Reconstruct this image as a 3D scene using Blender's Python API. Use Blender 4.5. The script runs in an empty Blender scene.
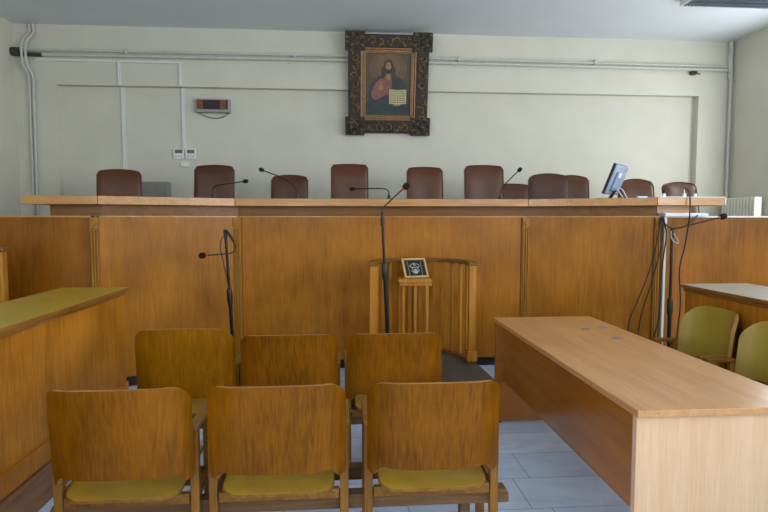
import bpy, bmesh, math, random
from mathutils import Vector, Matrix
random.seed(4)
sc = bpy.context.scene
COL = sc.collection
R = math.radians

# ------------------------------------------------------------------ materials
def lin(c):
    return tuple(((v/255)/12.92 if v/255 <= .04045 else ((v/255+.055)/1.055)**2.4) for v in c) + (1,)

def new_mat(name):
    m = bpy.data.materials.new(name); m.use_nodes = True
    nt = m.node_tree; b = nt.nodes['Principled BSDF']
    return m, nt, b

def plain(name, c, rough=.5, metal=0, var=.0, vscale=6, bump=0, bscale=200, spec=.5):
    m, nt, b = new_mat(name)
    b.inputs['Roughness'].default_value = rough
    b.inputs['Metallic'].default_value = metal
    b.inputs['Specular IOR Level'].default_value = spec
    tc = nt.nodes.new('ShaderNodeTexCoord')
    n = nt.nodes.new('ShaderNodeTexNoise'); n.inputs['Scale'].default_value = vscale; n.inputs['Detail'].default_value = 5
    nt.links.new(tc.outputs['Object'], n.inputs['Vector'])
    r = nt.nodes.new('ShaderNodeValToRGB')
    k = lin(c)
    r.color_ramp.elements[0].position = .3; r.color_ramp.elements[1].position = .7
    r.color_ramp.elements[0].color = tuple(v*(1-var) for v in k[:3])+(1,)
    r.color_ramp.elements[1].color = tuple(min(1, v*(1+var)) for v in k[:3])+(1,)
    nt.links.new(n.outputs['Fac'], r.inputs['Fac']); nt.links.new(r.outputs['Color'], b.inputs['Base Color'])
    if bump:
        n2 = nt.nodes.new('ShaderNodeTexNoise'); n2.inputs['Scale'].default_value = bscale; n2.inputs['Detail'].default_value = 4
        nt.links.new(tc.outputs['Object'], n2.inputs['Vector'])
        bp = nt.nodes.new('ShaderNodeBump'); bp.inputs['Strength'].default_value = bump; bp.inputs['Distance'].default_value = .01
        nt.links.new(n2.outputs['Fac'], bp.inputs['Height']); nt.links.new(bp.outputs['Normal'], b.inputs['Normal'])
    return m

def wood(name, light, dark, rough=.35, axis='Z', grain=14, wear=.25, coat=.0, mott=1.3, bump=.12, spec=.22, streak=.46, blot=.30):
    """veneer: long streaks along one axis, fine pores, broad mottling"""
    m, nt, b = new_mat(name)
    N = nt.nodes.new; L = nt.links.new
    tc = N('ShaderNodeTexCoord'); oi = N('ShaderNodeObjectInfo')
    off = N('ShaderNodeVectorMath'); off.operation = 'SCALE'; off.inputs[0].default_value = (37, 23, 11)
    L(oi.outputs['Random'], off.inputs['Scale'])
    add = N('ShaderNodeVectorMath'); add.operation = 'ADD'
    L(tc.outputs['Object'], add.inputs[0]); L(off.outputs[0], add.inputs[1])
    def mapped(s_long, s_cross):
        mp = N('ShaderNodeMapping')
        s = [s_cross]*3; s['XYZ'.index(axis)] = s_long
        mp.inputs['Scale'].default_value = s
        L(add.outputs[0], mp.inputs['Vector']); return mp
    n1 = N('ShaderNodeTexNoise'); n1.inputs['Scale'].default_value = 1; n1.inputs['Detail'].default_value = 7
    n1.inputs['Roughness'].default_value = .62; n1.inputs['Distortion'].default_value = .5
    L(mapped(grain*.09, grain*1.7).outputs[0], n1.inputs['Vector'])
    n2 = N('ShaderNodeTexNoise'); n2.inputs['Scale'].default_value = 1; n2.inputs['Detail'].default_value = 3
    L(mapped(5, 125).outputs[0], n2.inputs['Vector'])
    n3 = N('ShaderNodeTexNoise'); n3.inputs['Scale'].default_value = mott; n3.inputs['Detail'].default_value = 4
    L(add.outputs[0], n3.inputs['Vector'])
    def math_(op, a, bb):
        x = N('ShaderNodeMath'); x.operation = op
        for i, v in enumerate((a, bb)):
            if isinstance(v, (int, float)): x.inputs[i].default_value = v
            else: L(v, x.inputs[i])
        return x.outputs[0]
    s = math_('ADD', math_('MULTIPLY', n1.outputs['Fac'], streak), math_('MULTIPLY', n2.outputs['Fac'], .36))
    s = math_('ADD', s, math_('MULTIPLY', n3.outputs['Fac'], blot))
    rp = N('ShaderNodeValToRGB'); e = rp.color_ramp.elements
    e[0].position = .40; e[0].color = lin(dark); e[1].position = .72; e[1].color = lin(light)
    L(s, rp.inputs['Fac'])
    # worn, slightly darker blotches with a shape of their own
    n4 = N('ShaderNodeTexNoise'); n4.inputs['Scale'].default_value = 5; n4.inputs['Detail'].default_value = 6; n4.inputs['Roughness'].default_value = .7
    L(add.outputs[0], n4.inputs['Vector'])
    r4 = N('ShaderNodeValToRGB'); r4.color_ramp.elements[0].position = .56; r4.color_ramp.elements[1].position = .78
    L(n4.outputs['Fac'], r4.inputs['Fac'])
    mx = N('ShaderNodeMix'); mx.data_type = 'RGBA'; mx.blend_type = 'MULTIPLY'
    L(math_('MULTIPLY', r4.outputs['Color'], wear), mx.inputs['Factor'])
    L(rp.outputs['Color'], mx.inputs[6]); mx.inputs[7].default_value = (.62, .52, .42, 1)
    L(mx.outputs[2], b.inputs['Base Color'])
    rr = N('ShaderNodeMapRange'); rr.inputs[3].default_value = rough-.06; rr.inputs[4].default_value = rough+.1
    L(n3.outputs['Fac'], rr.inputs[0]); L(rr.outputs[0], b.inputs['Roughness'])
    b.inputs['Specular IOR Level'].default_value = spec
    b.inputs['Coat Weight'].default_value = coat; b.inputs['Coat Roughness'].default_value = .22
    if bump:
        bp = N('ShaderNodeBump'); bp.inputs['Strength'].default_value = bump; bp.inputs['Distance'].default_value = .004
        L(s, bp.inputs['Height']); L(bp.outputs['Normal'], b.inputs['Normal'])
    return m

def marble():
    m, nt, b = new_mat('marble_tiles')
    N = nt.nodes.new; L = nt.links.new
    tc = N('ShaderNodeTexCoord')
    mp = N('ShaderNodeMapping'); mp.inputs['Location'].default_value = (-.43, -.03, 0)
    L(tc.outputs['Object'], mp.inputs['Vector'])
    br = N('ShaderNodeTexBrick'); br.offset = .16; br.offset_frequency = 2
    br.inputs['Scale'].default_value = 1; br.inputs['Brick Width'].default_value = .62; br.inputs['Row Height'].default_value = .325
    br.inputs['Mortar Size'].default_value = .0022; br.inputs['Mortar Smooth'].default_value = .4
    br.inputs['Color1'].default_value = lin((216, 234, 255)); br.inputs['Color2'].default_value = lin((200, 220, 248))
    br.inputs['Mortar'].default_value = lin((105, 106, 112))
    L(mp.outputs[0], br.inputs['Vector'])
    n = N('ShaderNodeTexNoise'); n.inputs['Scale'].default_value = 3.2; n.inputs['Detail'].default_value = 9
    n.inputs['Roughness'].default_value = .65; n.inputs['Distortion'].default_value = 1.6
    m2 = N('ShaderNodeMapping'); m2.inputs['Scale'].default_value = (.6, 1.7, 1); m2.inputs['Rotation'].default_value = (0, 0, .3)
    L(tc.outputs['Object'], m2.inputs['Vector']); L(m2.outputs[0], n.inputs['Vector'])
    r = N('ShaderNodeValToRGB'); e = r.color_ramp.elements
    e[0].position = .36; e[0].color = (.78, .78, .80, 1); e[1].position = .55; e[1].color = (1, 1, 1, 1)
    L(n.outputs['Fac'], r.inputs['Fac'])
    mx = N('ShaderNodeMix'); mx.data_type = 'RGBA'; mx.blend_type = 'MULTIPLY'; mx.inputs['Factor'].default_value = .75
    L(br.outputs['Color'], mx.inputs[6]); L(r.outputs['Color'], mx.inputs[7]); L(mx.outputs[2], b.inputs['Base Color'])
    b.inputs['Roughness'].default_value = .28
    return m

M = dict(
    wall=plain('painted_plaster', (212, 209, 194), .75, var=.035, vscale=2.2, bump=.15, bscale=60),
    ceil=plain('ceiling_paint', (226, 232, 238), .8, var=.02, vscale=2, bump=.08, bscale=50),
    pipe=plain('pipe_paint', (196, 198, 190), .5, var=.06, vscale=20),
    trunk=plain('trunking_plastic', (222, 224, 222), .5, var=.02),
    rust=plain('dark_iron', (62, 58, 52), .6, var=.3, vscale=30),
    floor=marble(),
    bench=wood('bench_veneer', (184, 117, 28), (130, 77, 6), .35, 'Z', 13, .4, coat=.1, streak=.28, blot=.44, mott=2.4, bump=.06),
    partition=wood('shaded_partition_veneer', (158, 97, 18), (108, 62, 4), .4, 'Z', 13, .4, streak=.26, blot=.52, mott=2.4, bump=.06),  # bench veneer darkened: shade beside the bench put into the colour
    bench_dark=wood('bench_fascia', (142, 90, 32), (100, 60, 14), .32, 'X', 13, .3, coat=.15),
    bench_top=wood('desktop_oak', (204, 150, 84), (154, 102, 48), .3, 'X', 16, .3, coat=.7),
    fluted=wood('pilaster_oak', (186, 130, 50), (126, 80, 18), .38, 'Z', 18, .3),
    plinth=plain('black_plinth', (24, 22, 21), .6, var=.2),
    chair=wood('chair_oak', (138, 84, 6), (84, 46, 0), .36, 'Z', 32, .55, spec=.14, bump=.05, streak=.34, blot=.44, mott=3),
    chair_light=wood('chair_oak_light', (148, 96, 6), (104, 62, 0), .38, 'Z', 26, .4, spec=.12, bump=.05, streak=.30, blot=.46, mott=3),
    worn_lit_edge=wood('worn_lit_edge', (176, 132, 74), (122, 82, 36), .45, 'X', 30, .5),  # worn rim, with an edge highlight painted into its lighter tone
    chair_frame=wood('chair_frame_oak', (150, 104, 42), (96, 60, 18), .42, 'Y', 22, .5),
    chair_post=wood('chair_post_oak', (150, 104, 42), (96, 60, 18), .42, 'Z', 22, .5),
    laminate=plain('yellow_laminate', (160, 126, 22), .38, var=.14, vscale=9),
    laminate_grey=plain('worn_yellow_laminate', (160, 134, 52), .36, var=.12, vscale=5),
    rail=wood('rail_wood', (128, 94, 62), (78, 54, 34), .55, 'X', 22, .6),
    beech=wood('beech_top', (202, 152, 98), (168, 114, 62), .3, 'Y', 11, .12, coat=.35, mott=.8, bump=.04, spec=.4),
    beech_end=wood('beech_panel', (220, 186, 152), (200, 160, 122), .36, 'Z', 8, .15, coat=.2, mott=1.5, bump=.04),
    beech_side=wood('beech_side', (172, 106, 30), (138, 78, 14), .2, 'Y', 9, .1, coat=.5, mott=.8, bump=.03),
    desk=wood('desk_veneer', (194, 126, 38), (126, 74, 10), .4, 'Z', 12, .6, streak=.26, blot=.52, mott=2.8, bump=.06),
    desk_edge=wood('desk_edge', (156, 106, 48), (100, 64, 24), .4, 'Y', 16, .4),
    desk_plinth=wood('scuffed_plinth', (158, 116, 84), (112, 78, 54), .55, 'Y', 14, .7),
    desk_top=plain('desk_laminate', (170, 142, 40), .3, var=.08, vscale=6),
    desk_top_sheen=plain('desk_laminate_sheen', (176, 174, 162), .25, var=.05, vscale=6),  # laminate paled: window reflection put into the colour
    stand=wood('stand_oak', (198, 138, 54), (146, 90, 24), .38, 'Z', 18, .3),
    stand_cap=wood('stand_cap_oak', (138, 96, 48), (92, 60, 26), .38, 'X', 16, .4),
    carpet=plain('platform_lino', (82, 78, 68), .6, var=.2, vscale=7, bump=.2, bscale=90),
    leather=plain('brown_leather', (92, 50, 20), .34, var=.12, vscale=8, bump=.12, bscale=160),
    leather_dark=plain('dark_brown_leather', (80, 43, 17), .36, var=.12, vscale=8, bump=.12, bscale=160),
    piping=plain('leather_piping', (78, 44, 34), .4),
    black=plain('black_plastic', (18, 18, 19), .45, var=.2, vscale=30),
    blackmetal=plain('black_metal', (22, 22, 24), .35, metal=.4),
    foam=plain('black_foam', (14, 14, 14), .95, bump=.6, bscale=400),
    chrome=plain('chrome', (190, 192, 196), .2, metal=1),
    red=plain('red_ring', (214, 44, 26), .4),
    cable=plain('cable_rubber', (20, 19, 19), .5),
    white=plain('white_plastic', (228, 230, 230), .4, var=.02),
    paper=plain('white_paper', (232, 232, 232), .7, var=.02),
    grey=plain('grey_metal', (150, 154, 148), .5, var=.05, vscale=30),
    lcd=plain('lcd_grey', (84, 92, 90), .25),
    sign_dark=plain('sign_dark', (40, 14, 8), .2, var=.3, vscale=40),
    sign_amber=plain('sign_amber', (118, 56, 12), .3, var=.4, vscale=60),
    monitor=plain('monitor_shell', (146, 166, 194), .25, metal=.2, var=.05),
    radiator=plain('radiator_enamel', (232, 230, 214), .35, var=.02),
    louvre=plain('louvre_aluminium', (150, 160, 172), .3, metal=.6),
    gilt=plain('dark_gilt', (124, 98, 58), .34, metal=.5, var=.55, vscale=70, bump=.5, bscale=60),
    gilt_dark=plain('blackened_gilt', (34, 26, 18), .45, metal=.2, var=.5, vscale=50, bump=.5, bscale=70),
    gold=plain('worn_gold', (150, 104, 74), .34, metal=.5, var=.3, vscale=40, bump=.3, bscale=90),
    canvas=plain('canvas_brown', (78, 64, 45), .5, var=.22, vscale=9),
    halo=plain('paint_ochre', (112, 87, 48), .5, var=.2, vscale=12),
    glow=plain('paint_warm_brown', (96, 78, 50), .5, var=.2, vscale=12),
    robe=plain('paint_red', (128, 80, 66), .5, var=.25, vscale=20),
    mantle=plain('paint_dark_blue', (36, 44, 50), .5, var=.3, vscale=14),
    mantle_green=plain('paint_green', (30, 52, 48), .5, var=.3, vscale=14),
    skin=plain('paint_skin', (158, 114, 78), .5, var=.15, vscale=30),
    hair=plain('paint_hair', (48, 32, 22), .5, var=.2, vscale=30),
    page=plain('paint_page', (190, 178, 134), .5, var=.08, vscale=40),
    ink=plain('paint_ink', (96, 84, 60), .5),
    icon_black=plain('icon_black', (14, 14, 16), .35),
    icon_silver=plain('icon_silver', (158, 158, 146), .35, metal=.5, var=.2, vscale=60),
    icon_frame=plain('icon_frame_wood', (196, 160, 96), .4, var=.15, vscale=30),
    glass=plain('clear_glass', (235, 240, 245), .05),
    mark=plain('tape_residue', (98, 106, 122), .6, var=.2, vscale=80),
)
g = M['glass'].node_tree.nodes['Principled BSDF']; g.inputs['Alpha'].default_value = .12

# ------------------------------------------------------------------ mesh kit
class MB:
    def __init__(s): s.v = []; s.f = []; s.m = []; s.mi = 0
    def add(s, vs, fs):
        o = len(s.v); s.v += [tuple(v) for v in vs]; s.f += [tuple(i+o for i in f) for f in fs]; s.m += [s.mi]*len(fs); return s
    def mat(s, i): s.mi = i; return s
    def box(s, x0, x1, y0, y1, z0, z1, mx=None):
        vs = [Vector((x, y, z)) for x in (x0, x1) for y in (y0, y1) for z in (z0, z1)]
        if mx: vs = [mx @ v for v in vs]
        return s.add(vs, [(0, 1, 3, 2), (4, 6, 7, 5), (0, 4, 5, 1), (2, 3, 7, 6), (0, 2, 6, 4), (1, 5, 7, 3)])
    def prism(s, poly, z0, z1, mx=None, zf=None):
        """extrude a plan polygon (counter-clockwise) from z0 to z1"""
        n = len(poly)
        a = sum(poly[i][0]*poly[(i+1) % n][1]-poly[(i+1) % n][0]*poly[i][1] for i in range(n))
        if a < 0: poly = poly[::-1]
        vs = [Vector((x, y, z0+(zf(x, y) if zf else 0))) for x, y in poly]+[Vector((x, y, z1+(zf(x, y) if zf else 0))) for x, y in poly]
        if mx: vs = [mx @ v for v in vs]
        return s.add(vs, [tuple(range(n))[::-1], tuple(range(n, 2*n))]+[(i, (i+1) % n, n+(i+1) % n, n+i) for i in range(n)])
    def tube(s, pts, r, n=10, cap=True):
        P = [Vector(p) for p in pts]; k = len(P)
        rs = r if isinstance(r, (list, tuple)) else [r]*k
        T = [(P[min(i+1, k-1)]-P[max(i-1, 0)]).normalized() for i in range(k)]
        u = T[0].orthogonal().normalized(); vs = []
        for i in range(k):
            u = (u-T[i]*u.dot(T[i])).normalized(); w = T[i].cross(u)
            for j in range(n):
                a = 2*math.pi*j/n; vs.append(P[i]+(u*math.cos(a)+w*math.sin(a))*rs[i])
        fs = [(i*n+j, i*n+(j+1) % n, (i+1)*n+(j+1) % n, (i+1)*n+j) for i in range(k-1) for j in range(n)]
        if cap: fs += [tuple(range(n))[::-1], tuple(range((k-1)*n, k*n))]
        return s.add(vs, fs)
    def lathe(s, prof, n=20, c=(0, 0, 0), mx=None):
        """profile of (radius, z) turned about the vertical through c"""
        vs = []; k = len(prof)
        for r, z in prof:
            for j in range(n):
                a = 2*math.pi*j/n; p = Vector((r*math.cos(a), r*math.sin(a), z))
                vs.append((mx @ p if mx else p)+Vector(c))
        fs = [(i*n+j, i*n+(j+1) % n, (i+1)*n+(j+1) % n, (i+1)*n+j) for i in range(k-1) for j in range(n)]
        fs += [tuple(range(n))[::-1], tuple(range((k-1)*n, k*n))]
        return s.add(vs, fs)
    def ball(s, c, r, n=12, sq=(1, 1, 1)):
        prof = [(max(1e-4, r*math.sin(math.pi*i/8)), -r*math.cos(math.pi*i/8)) for i in range(9)]
        return s.lathe(prof, n, c, Matrix.Diagonal(Vector(sq)))
    def build(s, name, mat, parent=None, bevel=0, smooth=False, loc=None, seg=2):
        me = bpy.data.meshes.new(name); me.from_pydata(s.v, [], s.f)
        mats = mat if isinstance(mat, (list, tuple)) else [mat]
        for m in mats: me.materials.append(M[m])
        for p, i in zip(me.polygons, s.m): p.material_index = i
        b = bmesh.new(); b.from_mesh(me)
        bmesh.ops.recalc_face_normals(b, faces=b.faces); b.to_mesh(me); b.free()
        if smooth or bevel:
            for p in me.polygons: p.use_smooth = True
            me.set_sharp_from_angle(angle=R(38 if smooth else 25))
        o = bpy.data.objects.new(name, me); COL.objects.link(o)
        if bevel:
            md = o.modifiers.new('soft_edges', 'BEVEL'); md.width = bevel; md.segments = seg; md.limit_method = 'ANGLE'; md.angle_limit = R(40)
            md.harden_normals = True
        if loc: o.location = loc
        if parent: o.parent = parent
        return o

def tag(o, label=None, cat=None, group=None, kind=None):
    for k, v in (('label', label), ('category', cat), ('group', group), ('kind', kind)):
        if v: o[k] = v
    return o
def thing(name, label, cat, loc=(0, 0, 0), rz=0, group=None):
    o = bpy.data.objects.new(name, None); COL.objects.link(o); o.empty_display_size = .1
    o.location = loc; o.rotation_euler = (0, 0, rz)
    return tag(o, label, cat, group)
def dup(root, loc, rz, label):
    r = root.copy(); COL.objects.link(r); r.location = loc; r.rotation_euler = (0, 0, rz); r['label'] = label
    for ch in list(root.children):
        c = ch.copy(); COL.objects.link(c); c.parent = r
        for gch in list(ch.children):
            d = gch.copy(); COL.objects.link(d); d.parent = c
    return r
def struct(name, mb, mat, **k): return tag(mb.build(name, mat, **k), kind='structure')
def spline(pts, n=8):
    P = [Vector(p) for p in pts]; P = [2*P[0]-P[1]]+P+[2*P[-1]-P[-2]]; out = []
    for i in range(1, len(P)-2):
        for j in range(n):
            t = j/n; a, b, c, d = P[i-1:i+3]
            out.append(.5*((2*b)+(c-a)*t+(2*a-5*b+4*c-d)*t*t+(3*b-a-3*c+d)*t**3))
    return out+[P[-2]]
def rrect(x0, x1, y0, y1, r, n=6):
    out = []
    for cx, cy, a0 in ((x1-r, y1-r, 0), (x0+r, y1-r, 90), (x0+r, y0+r, 180), (x1-r, y0+r, 270)):
        for i in range(n+1):
            a = R(a0+90*i/n); out.append((cx+r*math.cos(a), cy+r*math.sin(a)))
    return out

# ------------------------------------------------------------------ room
XL, XR, YB, YN, H = -4.16, 5.53, 7.70, -4.2, 3.94
BAND = 7.60                                    # face of the wall around the shallow niche
struct('floor', MB().box(XL, XR, YN, YB, -.1, 0), 'floor')
struct('ceiling', MB().box(XL-.2, XR+.2, YN-.2, YB+.2, H, H+.15), 'ceil')
w = MB().box(XL-.2, XR+.2, YB, YB+.2, -.1, H)
w.box(XL, XR, BAND, YB, 3.185, H); w.box(XL, -3.655, BAND, YB, 0, 3.185); w.box(5.045, XR, BAND, YB, 0, 3.185)
struct('wall_back', w, 'wall')
LW = (-3.4, -1.4)  # unseen left window, added to brighten the right wall
w = MB(); w.box(XL-.2, XL, YN-.2, LW[0], -.1, H); w.box(XL-.2, XL, LW[1], YB, -.1, H); w.box(XL-.2, XL, *LW, -.1, 1.6); w.box(XL-.2, XL, *LW, 3.45, H)
struct('wall_left', w, 'wall')
f = MB(); t = .06; a, b = LW; c = (a+b)/2; x0, x1 = XL-.17, XL-.11
f.box(x0, x1, a, a+t, 1.6, 3.45); f.box(x0, x1, b-t, b, 1.6, 3.45); f.box(x0, x1, a+t, b-t, 1.6, 1.66); f.box(x0, x1, a+t, b-t, 3.39, 3.45); f.box(x0, x1, c-.035, c+.035, 1.66, 3.39)
wo = struct('window_6', f, 'white')
MB().box(x0+.025, x0+.03, a+t, b-t, 1.66, 3.39).build('window_pane', 'glass', wo)
ld = bpy.data.lights.new('daylight', 'AREA'); ld.shape = 'RECTANGLE'; ld.size = 1.75; ld.size_y = 1.9; ld.energy = 150; ld.color = (.92, .97, 1)  # fill light of the added left window
lo = bpy.data.objects.new('daylight', ld); COL.objects.link(lo); lo.location = (XL-.09, c, 2.525); lo.rotation_euler = (0, R(-90), 0)
RW = [(-1.7, .1), (2.9, 4.7)]
w = MB(); xs_ = [XL]+[x for p in RW for x in p]+[XR]
for i in range(0, len(xs_), 2): w.box(xs_[i], xs_[i+1], YN-.2, YN, -.1, H)
for a, b in RW: w.box(a, b, YN-.2, YN, -.1, .95); w.box(a, b, YN-.2, YN, 3.45, H)
struct('wall_rear', w, 'wall')
for i, (a, b) in enumerate(RW):
    f = MB(); t = .06; c = (a+b)/2; y0, y1 = YN-.17, YN-.11
    f.box(a, a+t, y0, y1, .95, 3.45); f.box(b-t, b, y0, y1, .95, 3.45); f.box(a+t, b-t, y0, y1, .95, 1.01); f.box(a+t, b-t, y0, y1, 3.39, 3.45); f.box(c-.035, c+.035, y0, y1, 1.01, 3.39)
    wo = struct('window_%d' % (i+7), f, 'white')
    MB().box(a+t, b-t, y0+.025, y0+.03, 1.01, 3.39).build('window_pane', 'glass', wo)
    ld = bpy.data.lights.new('daylight', 'AREA'); ld.shape = 'RECTANGLE'; ld.size = b-a-.1; ld.size_y = 2.35; ld.energy = 32; ld.color = (.92, .97, 1)
    lo = bpy.data.objects.new('daylight', ld); COL.objects.link(lo); lo.location = (c, YN-.09, 2.2); lo.rotation_euler = (R(90), 0, 0)
WIN = [(-3.7, -1.9), (-1.1, .7), (1.5, 3.3), (5.05, 6.75)]; WZ = (1.25, 3.45)
w = MB(); ys = [YN-.2]+[y for p in WIN for y in p]+[YB]
for i in range(0, len(ys), 2): w.box(XR, XR+.3, ys[i], ys[i+1], -.1, H)
for a, b in WIN: w.box(XR, XR+.3, a, b, -.1, WZ[0]); w.box(XR, XR+.3, a, b, WZ[1], H)
struct('wall_right', w, 'wall')
for i, (a, b) in enumerate(WIN):
    f = MB(); z0, z1 = WZ; x0, x1 = XR+.14, XR+.2; t = .06
    f.box(x0, x1, a, a+t, z0, z1); f.box(x0, x1, b-t, b, z0, z1); f.box(x0, x1, a+t, b-t, z0, z0+t); f.box(x0, x1, a+t, b-t, z1-t, z1)
    c = (a+b)/2; f.box(x0, x1, c-.035, c+.035, z0+t, z1-t); f.box(x0, x1, a+t, c-.035, 2.75, 2.81); f.box(x0, x1, c+.035, b-t, 2.75, 2.81)
    wo = struct('window_%d' % (i+1), f, 'white')
    MB().box(x0+.025, x0+.03, a+t, b-t, z0+t, z1-t).build('window_pane', 'glass', wo)
    MB().box(XR-.04, XR+.14, a-.03, b+.03, z0-.03, z0).build('window_sill', 'white', wo)
    ld = bpy.data.lights.new('daylight', 'AREA'); ld.shape = 'RECTANGLE'; ld.size = 2.1; ld.size_y = b-a-.1
    ld.energy = (105, 150, 48, 62)[i]; ld.color = (.92, .97, 1.0)
    lo = bpy.data.objects.new('daylight', ld); COL.objects.link(lo); lo.location = (XR+.12, c, (z0+z1)/2); lo.rotation_euler = (0, R(90), 0)

# raised floor behind the bench
d = MB().box(XL, XR, 5.62, BAND-.0, .0, .88); d.box(XL, -2.25, 5.0, 5.62, 0, .88); d.box(3.05, XR, 5.0, 5.62, 0, .88)
tag(d.build('dais_floor', 'carpet'), 'raised floor behind the long wooden bench', 'dais', kind='structure')

# pipes and trunking on the back wall
def pipe(name, label, pts, r, mat='pipe', cat='pipe'):
    return tag(MB().tube(pts, r, 12).build(name, mat, smooth=True), label, cat)
p = pipe('wall_pipe', 'upper cream pipe running along the back wall below the ceiling', [(-4.12, 7.555, 3.605), (0, 7.555, 3.612), (5.42, 7.555, 3.585)], .016)
for x in (-2.75, -.6, 1.6, 3.5):
    MB().box(x-.012, x+.012, 7.53, 7.6, 3.57, 3.64).build('pipe_clip', 'pipe', p)
low_pipe = pipe('wall_pipe', 'lower cream pipe running along the back wall behind the picture', [(-4.12, 7.55, 3.545), (0, 7.55, 3.556), (5.42, 7.55, 3.535)], .02)
j = thing('pipe_joint', 'dark capped iron pipe end at the left wall corner', 'pipe', (-4.09, 7.55, 3.575))
MB().tube([(-.068, 0, 0), (.03, 0, 0)], .055, 14).build('flange', 'rust', j, smooth=True)
MB().tube([(.0, 0, -.03), (.30, 0, -.03)], .026, 12).build('sleeve', 'rust', j, smooth=True)
tag(MB().box(-3.90, -2.04, 7.575, 7.6, 3.475, 3.51).build('cable_trunking', 'trunk', bevel=.003), 'white plastic trunking strip running level under the two wall pipes', 'trunking')
for x, z, lab in ((-2.86, 1.75, 'white vertical cable strip coming down behind the leftmost leather chair'), (-2.085, 2.36, 'white vertical cable strip coming down to the two wall controllers')):
    t = thing('cable_strip', lab, 'trunking', (x, 7.6, 0))
    MB().box(-.018, .018, -.022, 0, 3.19, 3.475).build('upper_length', 'trunk', t, bevel=.003)
    MB().box(-.022, .022, .078, .10, z, 3.185).build('lower_length', 'trunk', t, bevel=.003)
for dx, lab in ((-.012, 'left of the two cream riser pipes in the left corner'), (.036, 'right of the two cream riser pipes in the left corner')):
    pts = spline([(-3.93+dx, 7.56, 3.93), (-3.93+dx, 7.56, 3.82), (-3.99+dx, 7.50, 3.68), (-3.99+dx, 7.495, 3.42), (-3.955+dx, 7.56, 3.26), (-3.96+dx, 7.57, 2.9), (-3.975+dx, 7.575, .885)], 6)
    pipe('riser_pipe', lab, pts, .016)
t = thing('riser_pipe', 'cream riser pipe standing in the right corner above the radiator', 'pipe', (5.475, 7.55, 0))
MB().tube([(0, 0, .885), (0, 0, 3.5)], .02, 12).build('lower_pipe', 'pipe', t, smooth=True)
MB().tube([(0, .02, 3.42), (0, .02, 3.94)], .032, 14).build('upper_sleeve', 'pipe', t, smooth=True)
MB().tube([(-.055, .06, 3.4), (-.055, .06, 3.94)], .014, 10).build('thin_pipe', 'pipe', t, smooth=True)
v = MB().box(4.89, 4.97, 7.53, 7.599, 3.467, 3.514).build('valve', 'rust', low_pipe, bevel=.006)
MB().tube([(4.93, 7.53, 3.497), (4.99, 7.50, 3.457)], .009, 8).build('lever', 'rust', v, smooth=True)

# radiator on the right wall
rad = thing('radiator', 'cream ribbed radiator on the right wall in the far corner', 'radiator', (5.43, 7.19, .88))
for k in range(11):
    y = -.30+.06*k
    MB().prism(rrect(-.055, .055, y-.021, y+.021, .018, 4), .12, .86).build('rib', 'radiator', rad, bevel=.004)
for z in (.14, .80): MB().box(-.03, .03, -.32, .32, z, z+.04).build('header', 'radiator', rad)
for y in (-.23, .23): MB().box(-.02, .02, y-.02, y+.02, 0, .12).build('foot', 'radiator', rad)

# louvred ceiling light
fx = thing('ceiling_light', 'unlit fluorescent fitting with metal louvre at top right', 'ceiling light', (4.68, 6.10, H))
f = MB(); f.box(-.80, .80, -.15, -.135, -.065, 0); f.box(-.80, .80, .135, .15, -.065, 0); f.box(-.80, -.785, -.135, .135, -.065, 0); f.box(.785, .80, -.135, .135, -.065, 0); f.box(-.785, .785, -.135, .135, -.02, 0)
f.build('housing', 'white', fx)
f = MB()
for k in range(1, 40): x = -.785+1.57*k/40; f.box(x-.003, x+.003, -.135, .135, -.063, -.03)
for y in (-.045, .045): f.box(-.785, .785, y-.003, y+.003, -.064, -.032)
f.build('louvre', 'louvre', fx)
for y in (-.07, .07): MB().tube([(-.76, y, -.033), (.76, y, -.033)], .013, 10).build('tube', 'white', fx, smooth=True)

# small wall devices
for x, lab in ((-2.155, 'white wall controller with grey display, left of the pair'), (-2.0, 'white wall controller with grey display, right of the pair')):
    s = 1 if x > -2.1 else -1
    c = thing('wall_controller', lab, 'controller', (x, YB, 2.325), group='wall controllers on the cable strip')
    MB().box(-.068, .068, -.03, 0, -.07, .06).build('case', 'white', c, bevel=.006)
    MB().box(-.045, .05, -.033, -.03, .002, .05).build('display', 'lcd', c)
    for k in range(3): MB().box(-.045+.035*k, -.025+.035*k, -.034, -.03, -.045, -.03).build('button', 'grey', c)
tag(MB().box(-2.13, -2.03, YB-.035, YB, 2.15, 2.21).build('junction_box', 'white', bevel=.005), 'small white junction box just below the two wall controllers', 'junction box')
s = thing('display_sign', 'dark red display box with amber ends on the back wall', 'display', (-1.69, YB, 2.955))
MB().box(-.225, .225, -.08, 0, -.092, .085).build('case', 'grey', s, bevel=.008)
MB().box(-.20, .20, -.086, -.08, -.052, .068).build('dark_screen', 'sign_dark', s)
MB().box(-.198, -.12, -.089, -.086, -.05, .066).build('amber_panel', 'sign_amber', s)
MB().box(.10, .178, -.089, -.086, -.05, .066).build('amber_panel', 'sign_amber', s)
MB().tube(spline([(-.19, -.04, -.092), (-.12, -.03, -.13), (.0, -.03, -.16), (.12, -.03, -.145), (.21, -.04, -.085)], 6), .005, 6).build('power_lead', 'cable', s, smooth=True)
g_ = thing('wall_cabinet', 'grey metal box low on the wall behind the leftmost leather chair', 'box', (-2.43, YB, 1.60))
MB().box(-.16, .16, -.20, 0, -.4, .34).build('case', 'grey', g_, bevel=.006)
MB().box(-.145, .145, -.21, -.20, -.38, .32).build('door', 'grey', g_, bevel=.003)

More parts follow.
